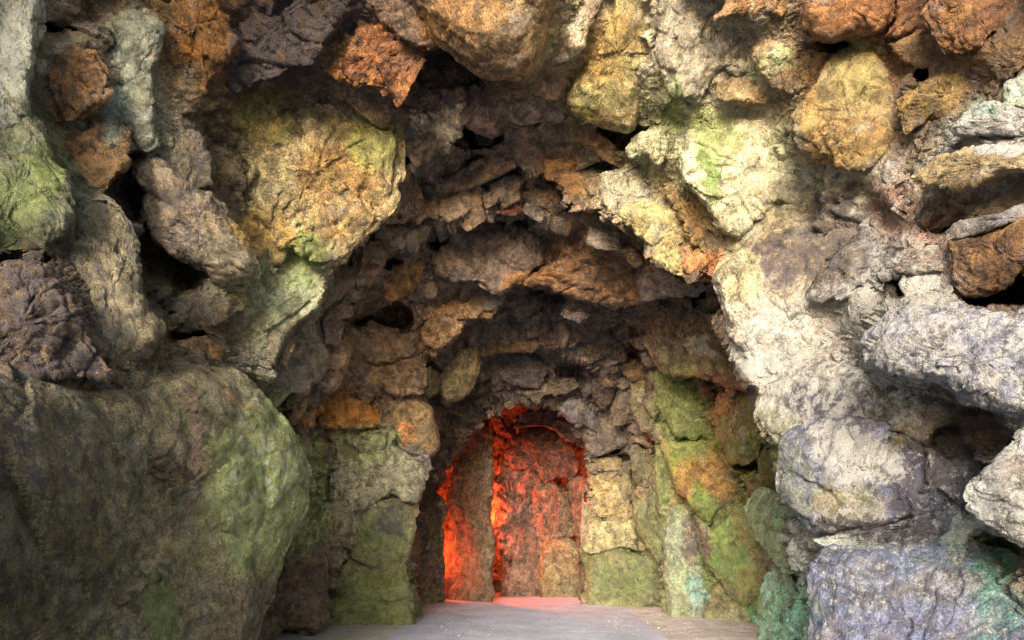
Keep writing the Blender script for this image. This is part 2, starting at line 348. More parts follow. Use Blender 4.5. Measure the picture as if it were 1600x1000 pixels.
# hollows pushed back into the mass: (x, y, rx, ry, metres)
HOLES = [(205,300,30,52,.6),(250,415,38,70,.75),(288,526,28,13,.7),(592,495,42,26,1.0),(686,372,14,16,.5),(745,215,36,14,.8),(618,252,18,8,.5),(968,212,34,17,.8),
 (1575,456,60,22,1.0),(1404,450,14,12,.5),(1350,462,26,10,.4),(1530,690,60,25,.35),(1110,462,28,22,.9),(614,412,14,9,.5),(84,45,18,9,.6),(1440,117,8,8,.5),(1296,72,30,8,.4),
 (505,705,16,16,.7),(1165,725,18,8,.5),(1178,762,10,8,.4),(1170,650,20,40,.5),(1560,870,30,30,.6),(30,405,40,8,.4),(520,760,8,20,.4),(950,262,20,10,.3),
 (960,700,8,8,.5),(974,716,12,5,.4),(432,960,25,60,.6),(450,660,12,15,.4),(885,580,14,10,.4),(1010,690,8,10,.3),(800,350,20,12,.4),(640,800,8,30,.4),(990,560,10,20,.3),(1470,345,30,20,.4),
 (700,110,45,25,.5),(1535,850,20,20,.4),(990,800,6,60,.3)]
HA = np.array(HOLES, float)
NU = 900
def strip(keys, rows):
    prof = [cr(PROF[k], NU) for k in keys]
    L = []
    for i, r in enumerate(rows):
        t = np.linspace(0, 1, r, endpoint=(i == len(rows)-1))[:, None, None]
        L.append(prof[i][None]*(1-t)+prof[i+1][None]*t)
    return np.concatenate(L, 0)
def relief(P, amp=1.0, cell=.55):
    sh = P.shape; q = P.reshape(-1, 3)
    qw = q+np.stack([fbm(q*1.3+3, 3), fbm(q*1.3+13, 3), fbm(q*1.3+23, 3)], -1)*.22
    h1, e1 = facets(qw/cell, .9); h2, e2 = facets(qw/(cell*.38)+7, .9); h3, _e = facets(qw*np.array([1, 1, 1.6])/(cell*.15)+11, .9)
    d = .05+.17*h1-.06*np.clip(1-e1*4, 0, 1)+.075*h2-.03*np.clip(1-e2*5, 0, 1)
    d += .026*h3+.10*fbm(q*1.7, 4, .55)+.035*ridged(q*4.5, 4, .6)+.018*fbm(q*14, 3, .6)
    return (d*amp).reshape(sh[:2])
def shell_points(keys, rows, amp, cell):
    Sx = strip(keys, rows)
    P = world(Sx[..., 0], Sx[..., 1], Sx[..., 2])
    n = normals(P, False)
    view = P-np.array([0, 0, CH]); sgn = -np.sign((n*view).sum(-1, keepdims=True))
    n = n*(1 if sgn.mean() > 0 else -1)
    P = P+n*relief(P, amp, cell)[..., None]
    qx, qy = pix(P)
    hole = np.zeros(qx.shape)
    wob = fbm(P.reshape(-1, 3)*2.5+50, 3).reshape(qx.shape)
    for x, y, rx, ry, m in HA:
        r = ((qx-x)/rx)**2+((qy-y)/ry)**2+wob*1.2
        hole = np.maximum(hole, m*np.clip(1.6-r, 0, 1)**.6)
    return P, hole
KEYS = ('A0', 'A1', 'A2', 'A3', 'A4', 'B1', 'B1S', 'B2', 'C0', 'C1', 'C1S', 'C2', 'D0', 'D1', 'D2')
SP, SHOLE = shell_points(KEYS, (20, 90, 90, 24, 50, 16, 60, 18, 40, 14, 36, 16, 24, 60), 1.05, .50)
_v = SP-np.array([0, 0, CH])
SH = [SP+_v/np.linalg.norm(_v, axis=-1, keepdims=True)*SHOLE[..., None]]
FR = []            # fronts of the rocks: (px, py, depth, rock depth)
def build_shell():
    """mortar packs the gaps between neighbouring rocks up to just behind their faces"""
    P = SP; qx, qy = pix(P); D = P[..., 1].copy()
    ce = 4; W, H = 520, 400
    for lo, hi, gap in ((0, 7.05, .05), (7.05, 9.3, .20), (9.3, 12.6, .26)):
        acc = np.zeros((H, W)); cnt = np.zeros((H, W))
        for fx, fy, fd, dd in FR:
            if not lo <= dd < hi: continue
            ix = ((fx+240)/ce).astype(int); iy = ((fy+240)/ce).astype(int)
            k = (ix >= 0) & (ix < W) & (iy >= 0) & (iy < H)
            np.add.at(acc, (iy[k], ix[k]), fd[k]); np.add.at(cnt, (iy[k], ix[k]), 1)
        A = np.where(cnt > 0, acc/np.maximum(cnt, 1), 0); C = (cnt > 0)*1.
        def blur(z, r):
            g = np.exp(-.5*(np.arange(-3*r, 3*r+1)/r)**2); g /= g.sum()
            z = np.apply_along_axis(lambda v: np.convolve(v, g, 'same'), 0, z)
            return np.apply_along_axis(lambda v: np.convolve(v, g, 'same'), 1, z)
        Aw, Cw = blur(A, 6), blur(C, 6)
        ix = np.clip(((qx+240)/ce).astype(int), 0, W-1); iy = np.clip(((qy+240)/ce).astype(int), 0, H-1)
        w = Cw[iy, ix]; tgt = Aw[iy, ix]/np.maximum(w, 1e-6)
        k = np.clip((w-.10)/.22, 0, 1); k = k*k*(3-2*k)
        m = (SP[..., 1] >= lo) & (SP[..., 1] < hi) & (np.abs(tgt-SP[..., 1]) < 1.0) & (w > .02)
        k = k*np.clip(1-SHOLE*3, 0, 1)*np.clip((.95-np.abs(tgt-SP[..., 1]))*2.2, 0, 1)
        tgt = tgt+gap+.10*perlin(P.reshape(-1, 3)*1.4+8).reshape(D.shape)+.045*fbm(P.reshape(-1, 3)*6+8, 4, .6).reshape(D.shape)
        D = np.where(m & (tgt < D), D+(tgt-D)*k, D)
    cam_ = np.array([0, 0, CH]); P = cam_+(P-cam_)*(D/P[..., 1])[..., None]
    v = P-cam_; P = P+v/np.linalg.norm(v, axis=-1, keepdims=True)*SHOLE[..., None]
    qx, qy = pix(P); p3 = P.reshape(-1, 3)
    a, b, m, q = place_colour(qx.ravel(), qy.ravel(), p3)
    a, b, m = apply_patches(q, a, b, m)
    light_gain(a, b, qx.ravel())
    tag(grid_mesh('cave_rock', P, False, MAT['m'], (a, b, m)), None, kind='structure')
def light_gain(a, b, px):
    g = np.interp(px, [300, 500, 900, 1050, 1250], [1.2, 1.55, 1.65, 1.4, .86])[:, None]  # light put into the colour: dim interior stone raised, bright right side lowered
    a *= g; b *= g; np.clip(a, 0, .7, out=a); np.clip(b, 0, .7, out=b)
# the hill around the passage, open only at its mouth
hr = []
for sc_, D_ in ((1.0, 2.6), (1.25, 2.3), (2.0, 3.2), (2.3, 8), (2.2, 14), (1.3, 18), (.05, 19)):
    r_ = []
    for k in range(61):
        t_ = math.pi*k/60
        r_.append((.15-4.2*math.cos(t_)*sc_*1.0, D_, -.4+6.6*max(math.sin(t_), 0)**.7*(sc_**.8)))
    hr.append(r_)
hr = np.array(hr); g0 = strip(('A0', 'A0'), (2,))[0]; g0 = world(g0[:, 0], g0[:, 1], g0[:, 2]); hr[0] = g0[np.linspace(0, NU-1, 61).astype(int)]
hh = []
for i in range(len(hr)-1):
    for t_ in np.linspace(0, 1, 12, endpoint=False): hh.append(hr[i]*(1-t_)+hr[i+1]*t_)
hh = np.array(hh); rp = hh.reshape(-1, 3); hd = (.3*fbm(rp*.6, 3)).reshape(hh.shape[:2]); hd[:3] = 0; hh[..., 2] += hd; hh[..., 1] += hd*.3
nvt = len(rp); cA = np.tile(lin('7c7460'), (nvt, 1)); cB = np.tile(lin('5c6040'), (nvt, 1)); cM = np.tile(np.array([.4, .2, .2]), (nvt, 1))
tag(grid_mesh('hill', hh, False, MAT['m'], (cA, cB, cM)), None, kind='structure')
# unseen rock added outside the mouth on the left, to shade the lower left
tt = np.linspace(0, math.pi, 40); ph = np.linspace(0, 2*math.pi, 61)[:-1]
so = np.array([[(math.sin(a)*math.cos(b_), math.sin(a)*math.sin(b_), math.cos(a)) for b_ in ph] for a in tt])
sp_ = so*np.array([1.0, 1.0, 2.1])*(1+.16*fbm(so.reshape(-1, 3)*1.7+4, 4).reshape(40, 60, 1))+np.array([-3.1, .9, .2])
nvt = 2400
tag(grid_mesh('added_shade_rock', sp_, True, MAT['m'], (np.tile(lin('7c7460'), (nvt, 1)), np.tile(lin('5c6040'), (nvt, 1)), np.tile(np.array([.4, .2, .2]), (nvt, 1)))), None, kind='structure')
# depth of the nearest rock mass per 8 px cell
CE = 8; X0, Y0 = -240, -240; GW, GH = 260, 200
DEP = np.full((GH, GW), 1e9)
for P in SH:
    qx, qy = pix(P); D = P[..., 1].ravel()
    ix = ((qx.ravel()-X0)/CE).astype(int); iy = ((qy.ravel()-Y0)/CE).astype(int)
    ok = (ix >= 0) & (ix < GW) & (iy >= 0) & (iy < GH)
    np.minimum.at(DEP, (iy[ok], ix[ok]), D[ok])
def dep_samples(poly):
    x0, y0 = poly.min(0); x1, y1 = poly.max(0)
    gx, gy = np.meshgrid(np.arange(x0+3, x1, 6.), np.arange(y0+3, y1, 6.))
    gx, gy = gx.ravel(), gy.ravel()
    ins = np.zeros(len(gx), bool); n = len(poly); j = n-1
    for i in range(n):
        xi, yi = poly[i]; xj, yj = poly[j]
        c = ((yi > gy) != (yj > gy)) & (gx < (xj-xi)*(gy-yi)/(yj-yi+1e-9)+xi); ins ^= c; j = i
    gx, gy = gx[ins], gy[ins]
    ix = np.clip(((gx-X0)/CE).astype(int), 0, GW-1); iy = np.clip(((gy-Y0)/CE).astype(int), 0, GH-1)
    d = DEP[iy, ix]; k = d < 1e8
    return gx[k], gy[k], d[k]

# ------------------------------------------------------------------ rocks
COUNT = 0
def rock(kind, label, pts, c1=None, c2=None, mat='f', b=.5, dz=0., D=None, grad=None, moss=None, lic=None, drk=None,
         fac=.5, pw=2.6, strata=None, rough=1.0, mixf=.8, group=None, foot=False, back=.8, cen=None, ex=.62, emb=True, infill=True):
    """one rock: outline seen from the entrance + fitted distance, bulging forward and embedded behind"""
    global COUNT; COUNT += 1
    rs = np.random.default_rng(COUNT*7+1)
    pl = np.array(pts, float).reshape(-1, 2)
    per = np.linalg.norm(np.roll(pl, -1, 0)-pl, axis=1).sum()
    nth = int(np.clip(per/3.0, 40, 620))
    O = cr(pl, nth, closed=True)
    Ls = np.vstack([pl, pl[:1]]); sg = np.concatenate([[0], np.cumsum(np.linalg.norm(np.diff(Ls, axis=0), axis=1))])
    ss = np.linspace(0, sg[-1], nth, endpoint=False); OL = np.stack([np.interp(ss, sg, Ls[:, k]) for k in (0, 1)], -1)
    O = O*.45+OL*.55
    x, y = pl[:, 0], pl[:, 1]
    area = .5*abs((x*np.roll(y, -1)-y*np.roll(x, -1)).sum()); rad = math.sqrt(area/math.pi)
    if cen is None:
        cr_ = x*np.roll(y, -1)-np.roll(x, -1)*y
        cen = np.array([((x+np.roll(x, -1))*cr_).sum(), ((y+np.roll(y, -1))*cr_).sum()])/(3*cr_.sum())
    c = np.array(cen, float)
    e3 = np.concatenate([O/rad, np.full((nth, 1), COUNT*3.7)], 1)
    jit = rad*(.10*fbm(e3*1.5, 3)+.018*fbm(e3*6, 3))*(.45+.7*fac)
    dv = O-c; O = O+dv/np.linalg.norm(dv, axis=1)[:, None]*jit[:, None]
    if D is None:
        gx, gy, dd = dep_samples(pl)
        if len(dd) < 6: D = 5.; g = np.zeros(2)
        else:
            k = dd <= np.percentile(dd, 90); gx, gy, dd = gx[k], gy[k], dd[k]
            A = np.stack([gx-c[0], gy-c[1], np.ones(len(gx))], 1)
            reg = np.diag([len(gx)*rad*rad*.3, len(gx)*rad*rad*.3, 0.])
            s = np.linalg.solve(A.T@A+reg, A.T@dd); g, D = s[:2], s[2]
    else: g = np.zeros(2)
    if grad is not None: g = np.array(grad)/100.
    Rm = rad*D/F
    D = D+dz*.6+(.13*Rm if emb else 0)
    Rm = rad*D/F                                    # size in metres
    bf, bb = b*Rm*1.0, back*Rm
    nf = int(np.clip(rad/3.0, 8, 110)); nb = max(5, nf//4)
    tf = np.sin(np.linspace(.015, math.pi/2, nf)); tb = np.sin(np.linspace(math.pi/2, .05, nb+1))[1:]
    T = np.concatenate([tf, tb]); front = np.concatenate([np.ones(nf), np.zeros(nb)])[:, None]
    px = c[0]+T[:, None]*(O[None, :, 0]-c[0]); py = c[1]+T[:, None]*(O[None, :, 1]-c[1])
    t = T[:, None]*np.ones((1, nth))
    prof = np.maximum(1-t**pw, 0)**ex
    # chiselled planes on the front
    u = (px-c[0])/rad; v = (py-c[1])/rad
    zf = prof.copy()
    for k in range(int(4+fac*10)):
        an = rs.uniform(0, 2*math.pi); st = rs.uniform(.2, 1.0)
        lim = rs.uniform(.5, .95)
        pl_ = lim*1.02-st*(u*math.cos(an)+v*math.sin(an))*rs.uniform(.5, 1)
        pl_ = np.maximum(pl_, -.2)
        zf = zf-fac*np.maximum(zf-pl_, 0)*rs.uniform(.6, 1)
    zf *= np.clip((1-t)*14, 0, 1)**.5
    lift = .10*bf
    z = np.where(front > 0, -bf*zf-lift, bb*prof-lift)
    Dm = D+g[0]*(px-c[0])+g[1]*(py-c[1])
    Dm = np.maximum(Dm, 1.6)+z
    P = world(px, py, Dm)
    n = normals(P, True)
    view = P-np.array([0, 0, CH])
    sgn = (n[:nf]*view[:nf]).sum()
    if sgn > 0: n = -n
    q = P.reshape(-1, 3); off = rs.uniform(0, 60, 3)
    sc = max(Rm, .08)
    qq = q+off
    d = .11*sc*fbm(qq/sc*1.1, 4, .5)
    M = np.linalg.qr(rs.normal(size=(3, 3)))[0]*np.array([.6, 1., 1.7])
    wq = qq+.16*sc*np.stack([perlin(qq/sc*1.5), perlin(qq/sc*1.5+9), perlin(qq/sc*1.5+19)], -1)
    h, e = facets(wq@M/(sc*.8), .9)
    d += fac*sc*(.13*h-.05*np.clip(1-e*6, 0, 1))
    s2 = min(sc, .5)
    wq = qq+.05*s2*np.stack([perlin(qq/s2*5), perlin(qq/s2*5+9), perlin(qq/s2*5+19)], -1)
    h, e = facets(wq@M/(s2*.34)+3, .9); d += (.2+fac)*s2*(.075*h-.025*np.clip(1-e*7, 0, 1))*rough
    h, e = facets(wq@M/(s2*.13)+5, .9); d += (.1+fac)*s2*.016*h*rough
    if mat == 'g': rough = rough*.6
    d += rough*(.018*s2*ridged(qq/s2*2.6, 4, .58)+.018*s2*fbm(qq/s2*9, 3, .6)+.005*fbm(qq*26, 3, .6))
    # long cracks
    ck = np.abs(fbm(qq/sc*.9+30, 3, .5)); d -= .05*min(sc, .5)*np.clip(1-ck*22, 0, 1)*fac
    if strata:
        an, fr, am = strata
        a = math.radians(an); lay = q[:, 0]*-math.sin(a)+q[:, 2]*math.cos(a)+.25*q[:, 1]+.10*fbm(q*1.5, 3)
        st_ = lay*fr+off[0]; tri = np.abs((st_ % 1)-.5)*2; d += am*(np.clip(tri*1.6, 0, 1)-.5)*(.5+.5*np.clip(perlin(q*1.2)+.6, 0, 1))
    edge = np.where(front > 0, 1., .35)*np.ones((1, nth))
    P = P+n*(d.reshape(px.shape)*edge)[..., None]
    qx, qy = pix(P)
    p3 = P.reshape(-1, 3)
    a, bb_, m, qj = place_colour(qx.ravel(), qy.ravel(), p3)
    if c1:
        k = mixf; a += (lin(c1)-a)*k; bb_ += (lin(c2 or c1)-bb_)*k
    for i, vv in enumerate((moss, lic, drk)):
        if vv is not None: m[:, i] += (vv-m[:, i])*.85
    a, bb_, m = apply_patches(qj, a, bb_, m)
    light_gain(a, bb_, qx.ravel())
    fx, fy = pix(P[:nf])
    if infill: FR.append((fx.ravel(), fy.ravel(), P[:nf, :, 1].ravel(), D))
    org = world(np.array(c[0]), np.array(c[1]), np.array(D))
    # caps: collapse first and last rings
    P[0] = P[0].mean(0); P[-1] = P[-1].mean(0)
    o = grid_mesh(kind, P, True, MAT[mat], (a, bb_, m), origin=org)
    tag(o, label, kind.replace('_', ' '), group)
    return o
R = rock

# ---- upper left
R('boulder','pale green mottled boulder at the far left top edge',[-60,-60,62,-60,66,40,62,85,50,130,46,175,30,205,-60,215],'a2aa8c','747c5c','g',.6,moss=.4,lic=.6)
R('boulder','grey mossy boulder below the pale mottled one at left edge',[-60,200,20,195,46,178,62,192,76,222,84,245,108,268,118,295,121,325,118,355,103,377,80,392,40,402,10,405,-60,405],'76785f','565a40','f',.6,moss=.45,fac=.35)
R('rock','orange fractured rock high on the left wall',[62,62,80,52,108,44,125,68,150,85,170,120,176,145,165,162,140,180,125,191,90,198,65,190,48,175,50,140],'9a6534','6c4526','f',.55,fac=.8,moss=0)
R('rock','dark mauve rock plug above the high orange rock on the left',[68,-60,132,-60,128,15,110,42,84,38,68,24],'6a5648','4c3c34','f',.5,fac=.6)
R('rock','lower orange rock hanging under the high orange one, left wall',[72,202,130,192,168,170,190,186,206,215,200,250,186,280,170,302,140,308,115,286,90,240],'96663c','6e4a2c','f',.55,fac=.85,moss=.05)
R('rock','pale bluish grey flowstone tongue hanging between orange rocks',[130,20,200,4,255,30,252,90,242,112,243,190,246,228,228,238,213,222,190,190,178,152,172,112,145,80],'949a86','7b8272','s',.45,fac=.4)
R('boulder','large rust brown boulder with a pointed right side, upper left',[262,-60,325,-60,348,15,373,62,362,92,336,116,322,152,300,132,280,105,266,95,254,60],'8a5626','604224','g',.6,fac=.6)
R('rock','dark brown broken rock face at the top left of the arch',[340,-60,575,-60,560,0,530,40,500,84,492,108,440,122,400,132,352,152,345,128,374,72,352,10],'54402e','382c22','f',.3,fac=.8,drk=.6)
R('stone','greyish brown stone under the rust brown pointed boulder',[242,100,275,98,300,128,314,160,300,176,270,182,243,186],'7c6b56','5e5040','f',.5)
R('rock','long grey sloping rock above the egg shaped boulder',[246,190,270,184,310,205,332,250,334,290,303,300,280,285,255,235],'766c5a','5a5244','f',.4,fac=.5)
R('boulder','smooth grey brown egg shaped boulder beside the dark hollow',[208,255,225,235,248,235,272,260,300,288,335,298,362,340,390,385,409,425,400,441,345,447,320,427,280,407,240,372,221,337,229,302,212,277],'8a7a64','766a58','s',.75,fac=.3,dz=-.25,pw=2.2)
R('boulder','big granular boulder with orange and green crust left of the arch crown',[334,215,352,180,400,148,445,138,500,142,560,170,600,192,630,225,627,270,617,320,592,352,565,378,530,402,500,408,470,390,430,392,400,352,362,322,340,270],'aa9464','948a5c','g',.42,fac=.7,moss=.3,dz=-.15,pw=3.6)
R('stone','yellow ochre stone under the big orange and green boulder',[374,322,410,328,446,350,452,390,440,414,410,410,386,382],'a88c48','8c7840','f',.5,moss=.2)
R('stone','bright moss covered knob where the left pier meets the boulder',[428,412,445,392,472,386,500,400,503,425,485,450,462,470,436,460,422,435],'a8b47c','8c9c5c','s',.6,moss=.55,dz=-.1)
R('rock','jagged bright orange rock wedged near the top centre left',[496,88,532,52,552,58,556,28,590,24,610,42,628,62,660,78,656,108,636,140,622,168,614,150,580,142,552,132,522,122],'ac6a38','8c4e26','f',.6,fac=.9,dz=-.2,moss=0)
R('rock','beige granular rock above the jagged orange rock',[570,-60,650,-60,692,50,668,76,620,62,592,28,572,4],'8e745e','7a6250','g',.4)
R('stone','brown granular wedge directly below the jagged orange rock',[520,122,550,134,582,146,618,170,596,204,566,180,540,158],'8c7256','766048','g',.4)
R('boulder','huge smooth brown boulder hanging from the top centre',[610,-90,640,-10,672,55,700,84,722,98,744,116,785,128,815,121,836,110,846,92,862,52,874,24,896,-10,920,-90],'8e6a4a','74563e','g',.8,fac=.15,pw=2.3,dz=-.2,lic=0)
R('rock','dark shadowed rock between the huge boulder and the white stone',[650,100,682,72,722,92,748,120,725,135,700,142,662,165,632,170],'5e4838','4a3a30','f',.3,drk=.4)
R('stone','angular whitish stone under the top centre boulder',[632,160,660,168,688,150,708,137,727,142,728,158,720,192,724,214,712,218,702,240,686,246,656,240,630,236],'c0b29c','9e8e7c','f',.7,fac=.8,lic=.3,dz=-.1)
R('stone','mauve brown squarish stone right of the whitish stone',[730,140,760,126,790,136,794,185,785,206,768,218,730,200,724,168],'8e7466','6e5a50','f',.65,fac=.6)
R('stone','pinkish grey stone beneath the tip of the huge top boulder',[793,150,815,136,838,145,846,170,842,190,812,197,794,186],'a08c80','7c6c64','f',.65)
R('stone','small brown stone under the pinkish grey stone',[800,195,830,196,837,210,816,231,790,233,784,214],'8a7252','705c48','f',.6)
R('stone_slab','long thin brown slab spanning under the crown stones',[686,290,706,276,740,250,784,238,820,235,826,250,800,266,762,284,722,300,690,300],'8a7058','6e5a4a','g',.5,dz=-.1)
R('stone','bone shaped cream stone leaning on the huge top boulder',[850,74,876,46,892,16,922,-14,940,-10,930,30,918,58,908,84,884,94,861,103],'cabca2','a88e74','s',.8,fac=.6,dz=-.3)
R('stone','pink orange stone below the cream bone shaped one',[844,100,862,98,882,102,889,130,880,150,860,158,842,140],'aa8468','8c6c58','s',.7,dz=-.1)
R('stone','small mauve stone among the crown rubble',[835,200,850,190,880,190,890,206,870,226,845,222],'7c665c','645450','f',.6)
R('stone','little round grey stone above the arch crown rubble',[850,162,880,155,892,180,872,192,850,187],'8e7c72','6c6060','f',.6)
R('stone_slab','tall yellow and green granular slab right of the top centre',[958,-60,1012,-60,1022,60,1022,84,1002,136,994,206,960,204,932,197,896,182,890,152,918,90,956,18],'a48a54','8c8450','g',.55,fac=.2,moss=.3,pw=3.2)
R('stone','slender orange brown stone bar poking out under the yellow slab',[892,194,904,186,922,194,954,218,979,246,970,262,936,245,900,214],'a8744c','84583a','f',.9,fac=.5,dz=-.2)
R('stone','cream pointed stone projecting left at the yellow slab foot',[978,232,996,206,1032,200,1046,224,1042,250,1028,262,1012,246,986,246],'c6c098','aca27c','f',.8,fac=.6,dz=-.2)
R('rock','bright orange stone on the arch edge below the slender bar',[850,250,896,248,914,274,940,270,938,304,928,334,892,322,872,290,852,278],'bc8450','966a48','f',.6,fac=.8,dz=-.15)
R('rock','pale grey green rock on the arch edge right of the bright orange stone',[936,272,1000,252,1014,290,1022,332,1000,356,978,342,950,332,934,304],'aeac92','928e78','m',.5,dz=-.1)
R('rock','yellow green knobbly rock rim of the arch, upper right',[970,330,1012,312,1058,320,1074,362,1094,396,1080,430,1050,426,1020,406,1014,386,990,358],'b4aa68','988250','f',.6,fac=.9,dz=-.2)
R('stone','rusty orange knob at the lower tip of the yellow green arch rim',[1066,388,1096,382,1116,402,1122,436,1092,439,1066,424],'bc7036','a07c4c','f',.65,fac=.9,dz=-.15)
R('rock','dark brown layered rock under the large pale green boulder',[1042,272,1062,284,1082,298,1112,334,1142,380,1124,432,1106,402,1076,380,1058,322,1036,300],'94703e','70502e','f',.4,fac=.9,strata=(35,9,.05))
# ---- upper right
R('boulder','large pale green boulder on the right of the arch crown',[1072,198,1112,182,1168,168,1238,166,1234,224,1262,258,1292,284,1262,312,1204,334,1152,378,1112,334,1066,288,1062,248],'c8c298','b4ac84','g',.45,fac=.45,moss=.3,lic=.35,pw=3.5)
R('rock','grey beige rough rock above the large pale green boulder',[1030,-50,1118,-50,1120,40,1165,80,1150,104,1110,124,1090,160,1050,150,1022,100,1022,20],'b0a48a','968c76','m',.35,fac=.5,lic=.35)
R('stone','cream knobbly stone between the yellow slab and the orange wedge',[1050,130,1070,95,1096,104,1116,128,1112,152,1080,165,1056,150],'c4b68c','aea078','f',.6,fac=.8)
R('rock','angular green and tan rock left of the yellow boulder',[1172,78,1196,30,1252,40,1296,82,1278,116,1237,152,1208,136,1180,104],'b0986e','9a7c54','f',.6,fac=.7,lic=.3,moss=.15)
R('stone','orange wedge shaped stone with a sharp right point',[1118,126,1156,106,1180,110,1208,138,1238,160,1200,164,1168,164,1124,156],'b8884c','967042','f',.6,fac=.5)
R('rock','flat orange rock strip along the top edge right of centre',[1118,30,1132,6,1150,-50,1262,-50,1258,20,1222,28,1196,22],'ac6e3a','8a5a34','s',.6)
R('boulder','rounded orange boulder at the top edge right',[1250,24,1258,-50,1400,-50,1398,24,1374,50,1326,58,1292,70,1266,54],'a8683a','84502c','s',.7,fac=.35,dz=-.15)
R('rock','smooth orange neck of rock between the two top orange boulders',[1404,-50,1460,-50,1457,5,1442,40,1420,54,1380,62,1398,30],'a06440','805034','s',.5)
R('boulder','rugged rust orange boulder near the top right corner',[1440,26,1466,-50,1590,-50,1602,10,1562,52,1532,76,1500,87,1470,76,1454,50],'a4663a','7c4c30','f',.7,fac=.8,dz=-.15)
R('stone','small ochre stone under the smooth orange neck',[1384,68,1418,56,1452,64,1442,108,1412,97],'9c7c48','806440','f',.6)
R('boulder','big rounded yellow boulder in the upper right',[1308,80,1340,64,1362,78,1392,116,1406,180,1414,214,1396,250,1356,278,1324,270,1272,250,1240,226,1238,182,1260,140,1284,112],'bca670','a08850','f',.65,fac=.55,dz=-.2,pw=2.3)
R('rock','yellow orange rock right of the big rounded yellow boulder',[1402,160,1440,130,1480,112,1560,104,1558,150,1500,190,1450,184,1416,210],'b08440','8a6838','f',.45,fac=.7)
R('rock','dark olive rock at the upper right edge',[1540,95,1562,66,1600,48,1660,40,1660,112,1602,110,1576,130,1560,122],'7e6444','625038','f',.5)
R('rock','mottled brown and grey rock left of the white upper right stone',[1426,220,1446,174,1480,148,1504,160,1497,195,1480,226,1442,238],'887662','6c6258','f',.5,fac=.8,lic=.25)
R('boulder','pale green smooth boulder cut by the right edge, upper right',[1566,168,1574,132,1600,113,1660,100,1660,178,1600,172],'a4b49a','8ca088','s',.6,lic=.5)
R('stone','white crusted stone on top of the beige slab',[1486,198,1518,168,1552,155,1600,169,1660,170,1660,214,1590,216,1560,213,1502,214],'d6d2cc','b8b4b0','f',.6,lic=.8,dz=-.15)
R('stone_slab','flat beige slab jutting left from the right wall',[1422,278,1460,246,1540,226,1600,230,1660,228,1660,268,1602,264,1560,274,1520,290,1484,300,1450,290],'c4ac7c','aa9060','f',.7,fac=.4,lic=.3,dz=-.4,strata=(12,12,.02))
R('rock','mottled grey rock left of the flat beige slab',[1378,262,1402,240,1442,226,1454,262,1426,290,1424,328,1400,312,1380,290],'a89c8c','867a70','f',.5,fac=.8,lic=.45)
R('rock','orange brown layered rock under the flat beige slab',[1444,300,1484,300,1524,290,1602,268,1660,264,1660,312,1600,308,1540,340,1480,350,1446,362,1420,322],'9a6c44','7a5438','f',.5,fac=.7,strata=(15,10,.04))
R('stone_slab','blue grey slab edge between the layered rock and the orange slab',[1474,364,1502,345,1560,334,1600,320,1660,312,1660,332,1602,342,1560,356,1500,374],'92949c','78747a','f',.6,lic=.3,dz=-.25)
R('boulder','large orange brown slab over the black gap at right',[1478,378,1540,362,1602,332,1660,322,1660,420,1604,422,1580,448,1540,464,1500,464,1484,430],'98643a','6e4a30','f',.6,fac=.5,dz=-.15)
R('stone','grey white edge stone left of the orange brown slab',[1382,412,1404,394,1460,386,1486,402,1484,422,1440,428,1404,427],'a8a09a','8a8078','f',.6,lic=.4,dz=-.2,strata=(10,14,.02))
R('stone_slab','long pointed grey slab leaning over the small arch gap',[1266,458,1280,430,1302,398,1352,372,1386,390,1406,410,1404,430,1372,438,1340,446,1324,466,1306,474,1268,472],'a6a6a4','84807c','f',.7,fac=.6,lic=.4,dz=-.25,strata=(30,12,.03))
R('stone','white crusted lump below the long pointed grey slab',[1326,460,1346,446,1372,439,1400,447,1400,470,1382,492,1348,516,1328,500],'d0c6b4','b49c80','f',.7,lic=.65,dz=-.1)
R('rock','white knobbly lump above the long grey boulder',[1404,440,1420,422,1450,422,1482,430,1502,468,1500,480,1460,484,1432,476,1412,466],'ccc2b0','b0a694','f',.6,lic=.7,dz=-.1)
R('boulder','long blue grey boulder jutting in at mid right',[1348,542,1358,516,1378,496,1402,480,1434,474,1500,474,1542,486,1602,488,1660,490,1660,640,1596,648,1572,646,1520,638,1492,618,1460,598,1404,594,1362,572],'989cae','7c8096','f',.75,fac=.5,lic=.5,dz=-.45,drk=.35)
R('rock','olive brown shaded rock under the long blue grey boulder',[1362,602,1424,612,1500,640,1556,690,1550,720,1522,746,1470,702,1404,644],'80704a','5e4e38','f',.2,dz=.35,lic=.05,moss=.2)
R('boulder','tall white crusted boulder forming the right jamb of the arch',[1118,442,1124,420,1160,388,1240,358,1302,346,1322,300,1332,330,1300,392,1268,440,1270,478,1320,490,1350,542,1348,588,1300,612,1244,662,1216,696,1190,680,1176,646,1182,600,1160,548,1134,526],'c8bca4','a0947e','g',.5,fac=.55,lic=.4,dz=-.15,pw=3.2,cen=(1235,500))
R('rock','cream plastered rock between the white jamb boulder and the round speckled boulder',[1214,692,1180,645,1200,600,1260,560,1330,570,1384,596,1404,650,1344,668,1262,676],'b0a898','9c988e','g',.45,fac=.3,lic=.45,pw=3,dz=-.25)
R('boulder','round blue and white lichen speckled boulder at lower right',[1218,688,1258,662,1300,650,1344,650,1402,660,1452,692,1500,736,1510,772,1486,798,1402,826,1324,834,1268,838,1234,802,1212,768],'848aac','646a8e','g',.6,fac=.35,lic=.4,drk=.4,dz=-.15)
R('boulder','big blue grey boulder filling the bottom right corner',[1268,878,1292,856,1380,854,1460,842,1502,842,1542,862,1604,930,1680,1000,1680,1140,1280,1140,1264,1000,1262,920],'7880a4','5c6488','g',.55,fac=.35,lic=.32,drk=.35,dz=-.15)
